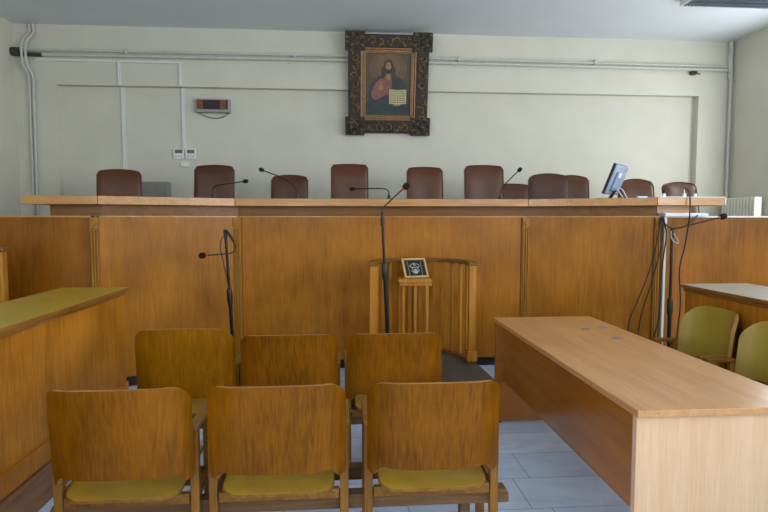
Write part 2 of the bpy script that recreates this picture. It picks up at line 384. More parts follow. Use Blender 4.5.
# ------------------------------------------------------------------ framed painting, leaning off the wall
pic = thing('framed_painting', 'painting of a robed figure with an open book in an ornate dark frame', 'painting', (.64, 7.69, 2.632))
pic.rotation_euler = (R(11.5), 0, 0)
W2, HH = .535, 1.26                            # local: x across, z up, -y towards the room
def ringbox(mb, x, z0, z1, t, y0, y1):
    mb.box(-x, -x+t, y0, y1, z0, z1); mb.box(x-t, x, y0, y1, z0, z1)
    mb.box(-x+t, x-t, y0, y1, z1-t, z1); mb.box(-x+t, x-t, y0, y1, z0, z0+t)
f = MB(); ringbox(f, W2, 0, HH, .17, -.07, -.01); f.build('outer_frame', 'gilt_dark', pic, bevel=.012)
f = MB()
rnd = random.Random(9)
def scroll(cx, cz, r, turn, s):
    pts = [(cx+r*(1-k/14)*math.cos(turn+s*k*.5), -.075-.008*math.sin(k), cz+r*(1-k/14)*math.sin(turn+s*k*.5)) for k in range(12)]
    f.tube(pts, [.011-.0005*k for k in range(12)], 6)
n = 9
for k in range(n):
    x = -W2+.09+(2*W2-.18)*k/(n-1)
    for z in (.085, HH-.085): scroll(x, z, .052, rnd.uniform(0, 6), rnd.choice((-1, 1)))
for k in range(11):
    z = .085+(HH-.17)*k/10
    for x in (-W2+.085, W2-.085): scroll(x, z, .052, rnd.uniform(0, 6), rnd.choice((-1, 1)))
for k in range(150):
    if k % 2: x = rnd.uniform(-W2+.02, W2-.02); z = rnd.choice((rnd.uniform(.02, .15), HH-rnd.uniform(.02, .15)))
    else: z = rnd.uniform(.02, HH-.02); x = rnd.choice((-1, 1))*(W2-rnd.uniform(.02, .15))
    f.ball((x, -.07, z), rnd.uniform(.008, .02), 6, (1, .7, 1))
for sx in (-1, 1):
    for z0 in (.09, HH-.09):
        for q in range(16): f.ball((sx*(W2-.09)+rnd.uniform(-.11, .11), -.088, z0+rnd.uniform(-.1, .1)), rnd.uniform(.008, .02), 6, (1, .7, 1))
f.build('carved_scrolls', 'gilt', pic, smooth=True)
for sx in (-1, 1):
    for z in (.09, HH-.09):
        c = MB(); c.box(sx*(W2-.09)-.13, sx*(W2-.09)+.13, -.085, -.012, z-.12, z+.12)
        c.ball((sx*(W2-.08), -.085, z), .05, 10, (1, .3, 1))
        for q in range(6): c.ball((sx*(W2-.08)+.09*math.cos(q), -.085, z+.085*math.sin(q)), .025, 7, (1, .6, 1))
        c.build('corner_block', 'gilt_dark', pic, bevel=.008)
f = MB(); ringbox(f, W2-.165, .165, HH-.165, .022, -.066, -.02); f.build('gold_moulding', 'gold', pic, bevel=.006)
f = MB(); ringbox(f, W2-.187, .187, HH-.187, .035, -.05, -.02); f.build('inner_slip', 'gilt', pic, bevel=.008)
f = MB(); ringbox(f, W2-.222, .222, HH-.222, .014, -.056, -.02); f.build('gold_fillet', 'gold', pic, bevel=.004)
# picture: thin paint layers on the canvas, x -.32..+.32, z .235..1.065
cv = MB().box(-.322, .322, -.03, -.02, .234, 1.066)
cv.build('canvas', 'canvas', pic)
pm = MB(); lay = [0]
def paint(mi, pts, closed=True, n=5, soft=True):
    lay[0] += 1; y = -.030-.0004*lay[0]
    if soft:
        q = [Vector((a, 0, c)) for a, c in pts]; q = q+[q[0]]
        P = [q[-2]]+q+[q[1]]; out = []
        for i in range(1, len(P)-2):
            for jj in range(n):
                t_ = jj/n; a, b, c, dd = P[i-1:i+3]
                out.append(.5*((2*b)+(c-a)*t_+(2*a-5*b+4*c-dd)*t_*t_+(3*b-a-3*c+dd)*t_**3))
        pts = [(v.x, v.z) for v in out]
    pm.mat(mi).add([(a, y, c) for a, c in pts], [tuple(range(len(pts)))])
def oval(cx, cz, rx, rz, k=20): return [(cx+rx*math.cos(2*math.pi*i/k), cz+rz*math.sin(2*math.pi*i/k)) for i in range(k)]
paint(8, oval(.0, .84, .25, .21), soft=False); paint(0, oval(.0, .86, .155, .16), soft=False)                                       # halo
paint(2, [(-.17, .235), (-.24, .40), (-.26, .55), (-.18, .70), (-.06, .755), (.08, .755), (.2, .68), (.27, .52), (.29, .235)])   # dark mantle
paint(1, [(-.10, .42), (-.20, .45), (-.225, .53), (-.15, .67), (-.04, .74), (.04, .735), (.045, .60), (.02, .47)])  # red robe
paint(2, [(-.30, .235), (-.28, .42), (-.16, .43), (-.02, .50), (.05, .42), (.05, .235)])
paint(3, [(-.17, .24), (-.20, .37), (-.07, .40), (.03, .50), (.07, .40), (.06, .24)])     # green fold
paint(5, oval(0, .862, .066, .09), soft=False)                                        # hair
paint(5, [(-.075, .86), (-.095, .74), (-.06, .71), (-.03, .78), (.03, .78), (.06, .71), (.095, .74), (.075, .86)])
paint(4, oval(0, .862, .038, .058), soft=False)                                       # face
paint(5, [(-.04, .835), (-.035, .795), (0, .755), (.035, .795), (.04, .835), (0, .82)])   # beard
paint(5, oval(-.018, .875, .008, .004, 10), soft=False); paint(5, oval(.018, .875, .008, .004, 10), soft=False)
paint(4, [(-.025, .76), (.025, .76), (.015, .70), (0, .69), (-.015, .70)])
paint(4, oval(-.10, .60, .028, .042), soft=False)                                     # raised hand
paint(4, [(-.115, .62), (-.108, .68), (-.098, .68), (-.095, .62)], soft=False); paint(4, [(-.095, .62), (-.088, .67), (-.079, .665), (-.08, .61)], soft=False)
paint(4, oval(.12, .375, .05, .02), soft=False)                                       # hand under book
paint(6, [(.015, .385), (.125, .378), (.125, .565), (.015, .572)], soft=False)
paint(6, [(.13, .378), (.245, .385), (.245, .572), (.13, .565)], soft=False)
for k in range(6):
    z = .55-.028*k
    paint(7, [(.028, z), (.112, z-.002), (.112, z-.010), (.028, z-.008)], soft=False); paint(7, [(.142, z-.002), (.23, z), (.23, z-.008), (.142, z-.010)], soft=False)
pm.build('painted_figure', ['halo', 'robe', 'mantle', 'mantle_green', 'skin', 'hair', 'page', 'ink', 'glow'], pic)

# ------------------------------------------------------------------ judges' bench
bench = thing('judges_bench', 'long angled wooden bench with an overhanging oak desktop', 'bench', (.4, 5.3, 0))
def rel(p): return (p[0]-.4, p[1]-5.3)
PF = [(-1.99, 4.76), (-.966, 5.28), (1.782, 5.28), (2.84, 4.76)]       # panel faces in plan
def quad_prism(a, b, depth, z0, z1, flat=False):
    a = Vector(a); b = Vector(b); n = Vector((-(b-a).y, (b-a).x)).normalized()
    if n.y < 0: n = -n
    return [rel(a), rel(b), rel(b+n*depth), rel(a+n*depth)]
for i in range(3):
    a, b = PF[i], PF[i+1]
    MB().prism(quad_prism(a, b, .035, 0, 0), .10, 1.468).build('front_panel', 'bench', bench)
    MB().prism([rel((p[0], p[1]-.006)) for p in (a, b)]+[rel((b[0], b[1]+.03)), rel((a[0], a[1]+.03))], 1.468, 1.478).build('panel_trim', 'bench_top', bench)
    ao, bo = (a[0], a[1]+.07), (b[0], b[1]+.07)
    MB().prism(quad_prism(ao, bo, .03, 0, 0), 0, .10).build('plinth', 'plinth', bench)
    ao, bo = (a[0], a[1]+.05), (b[0], b[1]+.05)
    MB().prism(quad_prism(ao, bo, .03, 0, 0), 1.478, 1.570).build('fascia', 'bench_dark', bench)
MB().box(-2.40-.4, -1.99-.4, -.49, -.46, 1.478, 1.570).build('fascia', 'bench_dark', bench)
MB().box(2.84-.4, 3.20-.4, -.43, -.40, 1.478, 1.570).build('fascia', 'bench_top', bench)
# side returns of the desk ends, so the tops are carried
MB().box(-2.40-.4, -2.37-.4, -.459, -.02, 1.478, 1.570).build('fascia', 'bench_dark', bench)
MB().box(3.17-.4, 3.20-.4, -.399, -.02, 1.478, 1.570).build('fascia', 'bench_top', bench)
F = [(-2.56, 4.68), (-1.965, 4.68), (-.966, 5.19), (1.782, 5.19), (2.765, 4.68), (3.385, 4.68)]
B = [(-2.56, 5.30), (-2.11, 5.30), (-1.11, 5.82), (1.93, 5.82), (2.91, 5.30), (3.385, 5.30)]
for i in range(5):
    e = .0015
    MB().prism([rel((F[i][0]+e, F[i][1])), rel((F[i+1][0]-e, F[i+1][1])), rel((B[i+1][0]-e, B[i+1][1])), rel((B[i][0]+e, B[i][1]))], 1.570, 1.640).build('desktop', 'bench_top', bench, bevel=.004)
m = MB().box(2.78-.4, 3.39-.4, 4.673-5.3, 4.68-5.3, 1.640, 1.647); m.box(3.383-.4, 3.392-.4, 4.673-5.3, 5.29-5.3, 1.575, 1.647); m.box(2.78-.4, 3.39-.4, 4.68-5.3, 5.29-5.3, 1.640, 1.644)
tag(m.build('white_edging', 'white', bench), 'white covering with a pale rim on the right end of the desktop')
def pilaster(x, y):
    p = MB().box(x-.4-.038, x-.4+.038, y-5.3-.014, y-5.3+.03, .10, 1.466).build('pilaster', 'fluted', bench)
    f = MB()
    for k in (-1, 0, 1): f.box(x-.4+k*.022-.006, x-.4+k*.022+.006, y-5.3-.026, y-5.3-.0139, .14, 1.36)
    f.build('fluting', 'fluted', p, bevel=.003)
    q = MB().box(x-.4-.036, x-.4+.036, y-5.3-.026, y-5.3-.0139, 1.375, 1.455)
    q.prism([(.0, -.026), (.026, 0), (0, .026), (-.026, 0)], 0, .014, Matrix.Translation((x-.4, y-5.3-.026, 1.415)) @ Matrix.Rotation(R(90), 4, 'X'))
    MB().box(x-.4-.043, x-.4+.043, y-5.3-.009, y-5.3+.02, .105, 1.466).build('shadow_gap', 'bench_dark', p)
    q.build('rosette_block', 'fluted', p, bevel=.003)
for x, y in ((-2.03, 4.775), (-.966, 5.278), (1.79, 5.278), (2.837, 4.775)): pilaster(x, y)
# low panelled partitions at both sides
def partition(x0, x1, lab, seams, cap):
    t = thing('panelled_partition', lab, 'partition', ((x0+x1)/2, 4.80, 0))
    c = (x0+x1)/2; xs = [x0]+seams+[x1]
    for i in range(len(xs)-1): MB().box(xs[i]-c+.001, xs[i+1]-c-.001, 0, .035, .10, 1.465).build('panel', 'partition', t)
    MB().box(x0-c, x1-c, .03, .06, 0, .10).build('plinth', 'plinth', t)
    MB().box(x0-c, x1-c, -.012, .06, 1.465, 1.478).build('cap_rail', cap, t)
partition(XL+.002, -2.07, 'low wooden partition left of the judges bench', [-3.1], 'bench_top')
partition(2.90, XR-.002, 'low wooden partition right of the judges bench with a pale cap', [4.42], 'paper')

# ------------------------------------------------------------------ leather chairs behind the bench
def leather_chair(x, y, top, w, lab, rz=0, arch=.03, flare=0., mat='leather', arms=True):
    t = thing('leather_chair', lab, 'chair', (x, y, .88), rz, group='leather chairs behind the bench')
    h = top-.88; NX, NZ = 18, 12
    def pt(i, k, side):
        u = -1+2*i/NX; z0 = .52; v = k/NZ
        ww = w/2*(1+flare*math.sin(math.pi*v)*.5)
        ztop = h-arch*u*u-(.035*max(0, (abs(u)-.86)/.14)**2)
        z = z0+(ztop-z0)*v
        puff = .045*(1-abs(u)**4)*(1-abs(2*v-1)**6)
        y_ = .25+.10*v + (-(.03+puff) if side else .035)+(-.05*u*u if side else -.04*u*u)
        return (u*ww, y_, z)
    b = MB(); vs = [pt(i, k, s) for s in (1, 0) for k in range(NZ+1) for i in range(NX+1)]
    o = (NX+1)*(NZ+1); fs = []
    for s in (0, 1):
        for k in range(NZ):
            for i in range(NX):
                q = [s*o+k*(NX+1)+i, s*o+k*(NX+1)+i+1, s*o+(k+1)*(NX+1)+i+1, s*o+(k+1)*(NX+1)+i]; fs.append(tuple(q if not s else q[::-1]))
    ring = [i for i in range(NX+1)]+[k*(NX+1)+NX for k in range(1, NZ+1)]+[NZ*(NX+1)+i for i in range(NX-1, -1, -1)]+[k*(NX+1) for k in range(NZ-1, 0, -1)]
    for a, c in zip(ring, ring[1:]+ring[:1]): fs.append((a, o+a, o+c, c))
    b.add(vs, fs); back = b.build('backrest', mat, t, bevel=.008, smooth=True)
    edge = [Vector(pt(0, k, 1)) for k in range(NZ+1)]+[Vector(pt(i, NZ, 1)) for i in range(1, NX+1)]+[Vector(pt(NX, k, 1)) for k in range(NZ-1, -1, -1)]
    MB().tube([e+Vector((0, -.002, 0)) for e in edge], .006, 6).build('piping', 'piping', back, smooth=True)
    MB().prism(rrect(-w/2-.01, w/2+.01, -.26, .24, .07), .42, .52).build('seat', mat, t, bevel=.03, seg=3)
    for s in (-1, 1) if arms else ():
        a = MB().tube(spline([(s*(w/2+.035), .26, .62), (s*(w/2+.04), .1, .665), (s*(w/2+.04), -.18, .66), (s*(w/2+.035), -.24, .58), (s*(w/2+.02), -.16, .44)], 5), .018, 8); a.build('armrest', 'black', t, smooth=True)
    MB().tube([(0, 0, .07), (0, 0, .42)], .03, 12).build('column', 'blackmetal', t, smooth=True)
    f = MB()
    for k in range(5):
        a = R(72*k+18); f.tube([(.0, 0, .09), (.26*math.cos(a), .26*math.sin(a), .055)], [.022, .014], 8); f.ball((.26*math.cos(a), .26*math.sin(a), .028), .028, 8)
    f.build('star_base', 'blackmetal', t, smooth=True)
    return t
LC = [(-2.46, 6.6, 2.02, .46, 'brown leather chair farthest left, turned slightly, beside the grey wall box', R(14), .03, 0, 'leather'),
      (-1.46, 6.6, 2.078, .445, 'tall brown leather chair below the dark red display', 0, .025, 0, 'leather_dark'),
      (-.597, 6.6, 1.968, .42, 'low brown leather chair between the display and the painting', 0, .03, 0, 'leather_dark'),
      (.105, 6.6, 2.10, .43, 'tall brown leather chair just below the left edge of the painting', 0, .015, 0, 'leather'),
      (1.0, 6.6, 2.072, .425, 'brown leather chair just right below the painting', 0, .02, 0, 'leather'),
      (1.72, 6.6, 2.10, .465, 'tallest brown leather chair right of centre, beside the low one', 0, .02, 0, 'leather'),
      (2.27, 7.25, 1.92, .48, 'low brown leather chair half hidden behind a bench microphone', 0, .02, 0, 'leather'),
      (2.415, 6.36, 1.985, .46, 'broad brown leather chair overlapping another to its right', R(-4), .04, .02, 'leather_dark'),
      (2.98, 7.15, 2.03, .44, 'brown leather chair tucked behind its broad left neighbour', R(-12), .05, 0, 'leather'),
      (3.59, 6.6, 1.945, .41, 'brown leather chair right behind the monitor', R(-8), .05, .03, 'leather'),
      (4.20, 6.6, 1.91, .41, 'low brown leather chair farthest right behind the white plugs', 0, .035, .03, 'leather_dark', False)]
for a in LC: leather_chair(a[0], a[1]-.25, *a[2:])

# ------------------------------------------------------------------ things on the bench
def desk_mic(loc, pts, lab):
    t = thing('gooseneck_microphone', lab, 'microphone', loc, group='gooseneck microphones on the bench')
    MB().lathe([(.035, 0), (.035, .012), (.014, .022), (.012, .05)], 16).build('base', 'black', t, smooth=True)
    p = spline([(0, 0, .04)]+pts, 8); MB().tube(p, .0055, 8).build('gooseneck', 'blackmetal', t, smooth=True)
    a, b = p[-3], p[-1]; d_ = (b-a).normalized()
    MB().tube([b-d_*.005, b+d_*.012, b+d_*.03, b+d_*.045], [.012, .02, .02, .011], 10).build('foam_head', 'foam', t, smooth=True)
desk_mic((-1.22, 5.45, 1.64), [(.0, 0, .09), (.03, -.01, .128), (.14, -.03, .145), (.30, -.06, .166)], 'black desk microphone with bent neck in front of the tall chair below the display')
desk_mic((-.423, 5.45, 1.64), [(-.005, 0, .09), (-.05, 0, .15), (-.16, -.02, .215), (-.31, -.05, .272)], 'black desk microphone reaching up left across the low leather chair')
desk_mic((.471, 5.45, 1.64), [(0, 0, .07), (-.03, 0, .102), (-.12, -.01, .108), (-.34, -.03, .104)], 'black desk microphone lying level to the left near the painting')
desk_mic((1.581, 5.45, 1.64), [(.004, 0, .08), (.045, 0, .15), (.11, -.01, .22), (.175, -.02, .285)], 'black desk microphone reaching up right beside the tallest leather chair')
mo = thing('monitor', 'blue grey flat monitor tilted and seen from behind on the bench', 'monitor', (2.735, 5.50, 1.6401))
mo.rotation_euler = (0, 0, R(47))
MB().prism(rrect(-.11, .11, -.12, .08, .03), 0, .014).build('base', 'black', mo, bevel=.004)
MB().tube([(0, .0, .012), (0, -.055, .11)], .018, 10).build('stem', 'black', mo, smooth=True)
tilt = Matrix.Translation((0, 0, .06)) @ Matrix.Rotation(R(21), 4, 'X')
MB().box(-.20, .20, .0, .022, 0, .315, tilt).build('bezel', 'black', mo, bevel=.004)
MB().box(-.18, .18, .022, .0235, .02, .30, tilt).build('screen', 'lcd', mo)
sh = MB().box(-.196, .196, -.022, 0, .006, .309, tilt); sh.box(-.12, .12, -.045, -.022, .05, .24, tilt)
shell = sh.build('rear_shell', 'monitor', mo, bevel=.01)
MB().box(-.10, -.03, -.0465, -.045, .19, .235, tilt).build('rating_sticker', 'paper', shell)
MB().tube(spline([(-.04, -.05, .12), (-.08, -.10, .10), (-.12, -.16, .03), (-.2, -.2, .006), (-.35, -.25, .006)], 6), .005, 6).build('cable', 'white', mo, smooth=True)
MB().tube(spline([(.02, -.05, .12), (-.0, -.12, .11), (-.06, -.19, .02), (-.12, -.26, .006)], 6), .005, 6).build('cable', 'white', mo, smooth=True)
tag(MB().box(2.46, 2.66, 5.16, 5.36, 1.6402, 1.653).build('notebook', 'black', bevel=.003), 'thin black notebook lying on the bench left of the monitor', 'notebook')
pp = MB()
for k in range(4):
    mx = Matrix.Translation((2.93+.04*k, 4.98+.03*k, 1.6445+.0025*k)) @ Matrix.Rotation(R(7*k-8), 4, 'Z'); pp.box(-.15, .10, -.10, .10, 0, .0022, mx)
tag(pp.build('paper_sheets', 'paper'), 'loose white paper sheets on the right end of the bench', 'papers')
tag(MB().box(2.70, 2.80, 4.90, 4.95, 1.6402, 1.66).build('blue_box', 'monitor', bevel=.004), 'small blue box on the bench just left of the white papers', 'box')
for i, (x, lab) in enumerate(((2.905, 'white plug adapter standing on the bench end, nearest the papers'), (3.045, 'white plug adapter on the bench end with a cable over the edge'), (3.20, 'white plug adapter farthest right on the bench end'))):
    t = thing('plug_adapter', lab, 'plug', (x, 4.82 if i != 1 else 4.74, 1.645 if i else 1.645), group='white plugs on the bench end')
    MB().box(-.013, .013, -.013, .013, 0, .035).build('plug_body', 'white', t, bevel=.004)
    MB().tube([(0, 0, .034), (0, 0, .075)], [.006, .004], 8).build('plug_neck', 'white' if i == 1 else 'cable', t, smooth=True)
for k in range(1):
    st = MB()
    for q in range(3):
        mx = Matrix.Translation((3.07+.006*math.sin(q*2), 4.80, 1.4785+.009*q)) @ Matrix.Rotation(R(1.5*math.sin(q*3)), 4, 'Z'); st.box(-.20, .20, -.07, .06, 0, .0085, mx)
    tag(st.build('paper_stack', 'paper'), 'flat white paper stack lying under the right desktop end', 'papers')

def cable(name, lab, pts, mat='cable', r=.006, cat='cable'):
    return tag(MB().tube(spline(pts, 8), r, 8).build(name, mat, smooth=True), lab, cat)
cable('black_cable', 'black cable sagging away farthest left beside the right pilaster', [(2.83, 4.735, 1.465), (2.79, 4.70, 1.30), (2.73, 4.70, 1.02), (2.62, 4.70, .72), (2.54, 4.69, .52), (2.52, 4.66, .15), (2.49, 4.6, .007), (2.40, 4.5, .007)])
cable('black_cable', 'black cable sagging in the middle beside the right pilaster', [(2.84, 4.725, 1.465), (2.82, 4.68, 1.25), (2.74, 4.68, .92), (2.64, 4.68, .56), (2.60, 4.66, .2), (2.58, 4.6, .007), (2.5, 4.4, .007)])
cable('black_cable', 'thin black cable hanging close along the white conduit', [(2.85, 4.72, 1.46), (2.86, 4.69, 1.30), (2.83, 4.69, 1.0), (2.82, 4.69, .6), (2.76, 4.69, .3), (2.76, 4.66, .007), (2.70, 4.45, .007)])
cable('black_cable', 'black cable dropping from the bench plugs down the right partition', [(3.045, 4.735, 1.72), (3.05, 4.69, 1.70), (3.045, 4.655, 1.64), (3.045, 4.655, 1.45), (3.04, 4.70, 1.2), (3.00, 4.70, 1.0), (3.02, 4.70, .7), (3.0, 4.70, .4), (3.0, 4.69, .1), (2.98, 4.64, .007), (2.94, 4.4, .007)])
cable('black_cable', 'short black cable looping under the right end of the desktop', [(2.85, 4.74, 1.465), (2.86, 4.70, 1.40), (2.93, 4.69, 1.37), (3.04, 4.70, 1.39), (3.17, 4.73, 1.484)])
tag(MB().box(2.862, 2.884, 4.722, 4.746, .0, 1.464).build('white_conduit', 'pipe', bevel=.003), 'white plastic conduit running down beside the right pilaster', 'conduit')

# ------------------------------------------------------------------ microphone stands
def mic_stand(loc, top, lab, lean=(0, 0), cl=0):
    t = thing('microphone_stand', lab, 'microphone stand', loc, group='floor microphone stands')
    lx, ly = lean
    P = lambda z: (lx*z/top, ly*z/top, z)
    MB().lathe([(.125, 0), (.125, .012), (.10, .02), (.02, .032), (.02, .05)], 28).build('base', 'blackmetal', t, smooth=True)
    MB().tube([P(.03), P(top*(.52+cl))], .016, 12).build('lower_tube', 'blackmetal', t, smooth=True)
    MB().tube([P(top*(k_+cl)) for k_ in (.46, .48, .55, .57)], [.017, .024, .024, .017], 12).build('clutch', 'black', t, smooth=True)
    MB().tube([P(top*(.55+cl)), P(top)], .0115, 12).build('upper_tube', 'blackmetal', t, smooth=True)
    MB().tube([P(top-.05), P(top+.01)], .017, 12).build('clip', 'black', t, smooth=True)
    return t
def held_mic(lab, pts, ring=True, loc=(0, 0, 0), handle=2):
    t = thing('gooseneck_microphone', lab, 'microphone', pts[0], group='gooseneck microphones on stands')
    o = Vector(pts[0]); p = [v-o for v in spline(pts, 8)]
    MB().tube(p[:handle], .011, 10).build('handle', 'black', t, smooth=True)
    MB().tube(p[handle-1:], .0055, 8).build('gooseneck', 'blackmetal', t, smooth=True)
    a, b = p[-3], p[-1]; d_ = (b-a).normalized()
    if ring: MB().tube([b-d_*.012, b+d_*.004], .010, 10).build('light_ring', 'red', t, smooth=True)
    MB().tube([b+d_*.004, b+d_*.015, b+d_*.035, b+d_*.055, b+d_*.062], [.014, .024, .027, .022, .010], 12).build('foam_head', 'foam', t, smooth=True)
ms1 = mic_stand((-.925, 4.86, 0), 1.335, 'black microphone stand in front of the left bench pilaster', (-.065, 0), .07)
held_mic('black microphone curled back to the left on the left stand', [(x+.035, y, z+.035) for x, y, z in [(-1.03, 4.84, 1.315), (-1.005, 4.83, 1.31), (-.965, 4.83, 1.25), (-.935, 4.82, 1.18), (-.95, 4.80, 1.135), (-1.02, 4.79, 1.12), (-1.17, 4.78, 1.11)]], handle=20)
MB().tube(spline([(x+.96, y-4.86, z) for x, y, z in [(-1.045, 4.84, 1.30), (-1.065, 4.83, 1.22), (-1.04, 4.83, 1.08), (-1.0, 4.83, .85), (-.975, 4.84, .5), (-.96, 4.82, .2), (-.9, 4.70, .007), (-.8, 4.68, .007)]], 8), .0045, 8).build('cable', 'cable', ms1, smooth=True)
mic_stand((.385, 4.42, .222), 1.23, 'black microphone stand on the platform left of the witness stand', (-.055, 0), .14)
held_mic('black microphone pointing up right on the middle stand', [(.33, 4.42, 1.455), (.33, 4.42, 1.50), (.335, 4.42, 1.535), (.36, 4.42, 1.565), (.495, 4.42, 1.69)], handle=10)
ms3 = mic_stand((2.835, 4.55, 0), 1.345, 'black microphone stand by the white conduit at right', (-.01, 0))
held_mic('black microphone with red ring stretched out to the right', [(2.82, 4.55, 1.365), (2.86, 4.55, 1.37), (3.05, 4.55, 1.415), (3.25, 4.55, 1.465)], handle=4)
MB().tube(spline([(-.03, -.02, 1.35), (-.035, -.03, 1.30), (-.01, -.03, 1.26), (.025, -.03, 1.245), (.03, -.03, 1.262), (-.005, -.02, 1.33)], 8), .0045, 8).build('cable', 'grey', ms3, smooth=True)

# ------------------------------------------------------------------ witness stand on its platform
plat = MB(); pl = [(.12, 3.93), (1.17, 3.93), (1.17, 4.2), (1.15, 4.7)]+[(.66+.50*math.cos(R(a)), 4.72+.47*math.sin(R(a))) for a in range(10, 171, 10)]+[(.12, 4.7)]
plo = thing('witness_platform', 'low grey platform under the witness stand', 'platform', (.66, 4.4, 0))
MB().prism([(x-.66, y-4.4) for x, y in pl], 0, .205).build('body', 'stand_cap', plo)
MB().prism([(x-.66, y-4.4) for x, y in pl], .205, .22).build('covering', 'carpet', plo, bevel=.003)
ws = thing('witness_stand', 'curved wooden balustrade of the witness stand', 'witness stand', (.685, 4.62, .2205))
A_, B_ = .42, .50
def ell(t, k=0): return ((A_+k)*math.sin(t), (B_+k)*math.cos(t))
rail = [ell(R(a), .035) for a in range(-90, 91, 6)]+[ell(R(a), -.035) for a in range(90, -91, -6)]
rail = [(-A_-.04, -.05)]+[rail[i] for i in range(31)]+[(A_+.04, -.05), (A_-.04, -.05)]+rail[31:]+[(-A_+.04, -.05)]
MB().prism(rail, .838, .872).build('top_rail', 'stand_cap', ws, bevel=.006)
MB().prism(rail, 0, .025).build('bottom_rail', 'stand_cap', ws)
for s in (-1, 1):
    p = MB().box(s*A_-.03, s*A_+.03, -.045, .015, .025, .838).build('post', 'stand', ws, bevel=.004)
    MB().box(s*A_-.042, s*A_+.042, -.058, .028, .0255, .11).build('post_base', 'stand', p, bevel=.004)
for k in range(12):
    a = R(-76+152*k/11); x, y = ell(a)
    MB().box(-.017, .017, -.011, .011, .025, .838, Matrix.Translation((x, y, 0)) @ Matrix.Rotation(-a, 4, 'Z')).build('baluster', 'stand', ws, bevel=.003)
led = MB().box(-.035-.15, -.035+.15, .18, .37, .675, .705).build('book_ledge', 'stand', ws, bevel=.004)
MB().box(-.035-.142, -.035+.142, .178, .192, .645, .6755).build('ledge_apron', 'stand', led)
for dx in (-.105, 0, .105): MB().box(-.035+dx-.013, -.035+dx+.013, .195, .22, .0255, .675).build('ledge_leg', 'stand', led, bevel=.003)
ic = thing('framed_icon', 'small black framed picture with silver relief leaning on the witness stand ledge', 'picture', (.675, 4.90, .9265))
ic.rotation_euler = (R(-32), 0, R(14))
f = MB(); ringbox(f, .115, 0, .195, .018, -.012, .008); f.build('frame', 'icon_frame', ic, bevel=.003)
MB().box(-.097, .097, -.002, .006, .018, .177).build('panel', 'icon_black', ic)
f = MB()
for s in (-1, 1):
    f.tube(spline([(s*.062, -.004, .03), (s*.062, -.004, .165)], 3), .0022, 6)
    f.tube(spline([(s*.012, -.004, .05), (s*.035, -.004, .07), (s*.025, -.004, .095), (s*.045, -.004, .12), (s*.02, -.004, .14)], 5), .004, 6)
f.ball((0, -.004, .135), .015, 10, (1, .3, 1)); f.ball((0, -.004, .065), .024, 10, (1, .2, 1.1)); f.tube([(-.04, -.004, .105), (.04, -.004, .105)], .004, 6)
f.build('silver_relief', 'icon_silver', ic, smooth=True)

# ------------------------------------------------------------------ side desks and table
def side_desk(name, lab, x0, x1, y0, y1, front, top):
    """front = +1: public face on the +X side, -1: on the -X side"""
    t = thing(name, lab, 'desk', ((x0+x1)/2, (y0+y1)/2, 0)); hx = (x1-x0)/2; hy = (y1-y0)/2
    MB().box(-hx+.03, hx-.03, -hy+.02, hy-.02, .19, .915).build('body', 'desk', t)
    MB().box(-hx, hx, -hy, hy, .945, .968).build('desktop', [top], t, bevel=.003)
    m_ = MB().box(-hx-.004, hx+.004, -hy-.004, hy+.004, .9435, .9665); m_.build('edge_band', 'desk_edge', t, bevel=.003)
    MB().box(-hx+.015, hx-.015, -hy+.01, hy-.01, .915, .9435).build('moulding', 'desk_edge', t, bevel=.008)
    MB().box(-hx+.012, hx-.012, -hy+.012, hy-.024, .195, .30).build('skirting', 'desk', t, bevel=.003)
    MB().box(-hx, hx, -hy, hy-.05, 0, .185).build('plinth', 'desk_plinth', t, bevel=.004)
    return t
side_desk('side_desk', 'long wooden desk with yellow top at the left', -1.965, -1.505, .3, 4.05, 1, 'desk_top')
side_desk('side_desk', 'long wooden desk with sheen-paled top at the right behind the chairs', 2.525, 3.05, .8, 3.94, -1, 'desk_top_sheen')
st = thing('wooden_railing', 'wooden rail post with dark cap at the far left edge', 'railing', (-2.6, 4.3, 0))
MB().box(.08, .12, -.03, .03, 0, 1.21).build('post', 'fluted', st, bevel=.004)
MB().box(-.9, .135, -.045, .045, 1.21, 1.245).build('cap', 'desk_edge', st, bevel=.01)
MB().box(-.88, .08, -.012, .012, .1, 1.21).build('panel', 'bench', st)
MB().box(-.9, -.88, -.03, .03, 0, 1.21).build('post', 'fluted', st, bevel=.004)

tb = thing('wooden_table', 'large light beech table with solid end panels at the right', 'table', (1.435, 2.88, 0))
MB().box(-.355, .355, -.97, .97, .722, .75).build('tabletop', 'beech', tb, bevel=.003)
for y, s in ((-.95, 'near'), (.92, 'far')):
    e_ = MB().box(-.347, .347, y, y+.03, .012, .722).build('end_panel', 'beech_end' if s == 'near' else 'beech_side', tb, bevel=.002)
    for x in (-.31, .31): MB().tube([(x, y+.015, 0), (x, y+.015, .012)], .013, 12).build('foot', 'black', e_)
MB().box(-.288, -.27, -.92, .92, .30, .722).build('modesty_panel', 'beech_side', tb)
for k, (x, y, rz) in enumerate(((1.552, 3.395, .3), (1.68, 3.425, -.2), (1.617, 3.115, .1))):
    MB().prism([(-.035, -.012), (-.01, -.022), (.025, -.014), (.035, .008), (.012, .016), (-.02, .022)], .7500, .7506, Matrix.Translation((x-1.435, y-2.88, 0)) @ Matrix.Rotation(rz, 4, 'Z')).build('tape_mark', 'mark', tb)

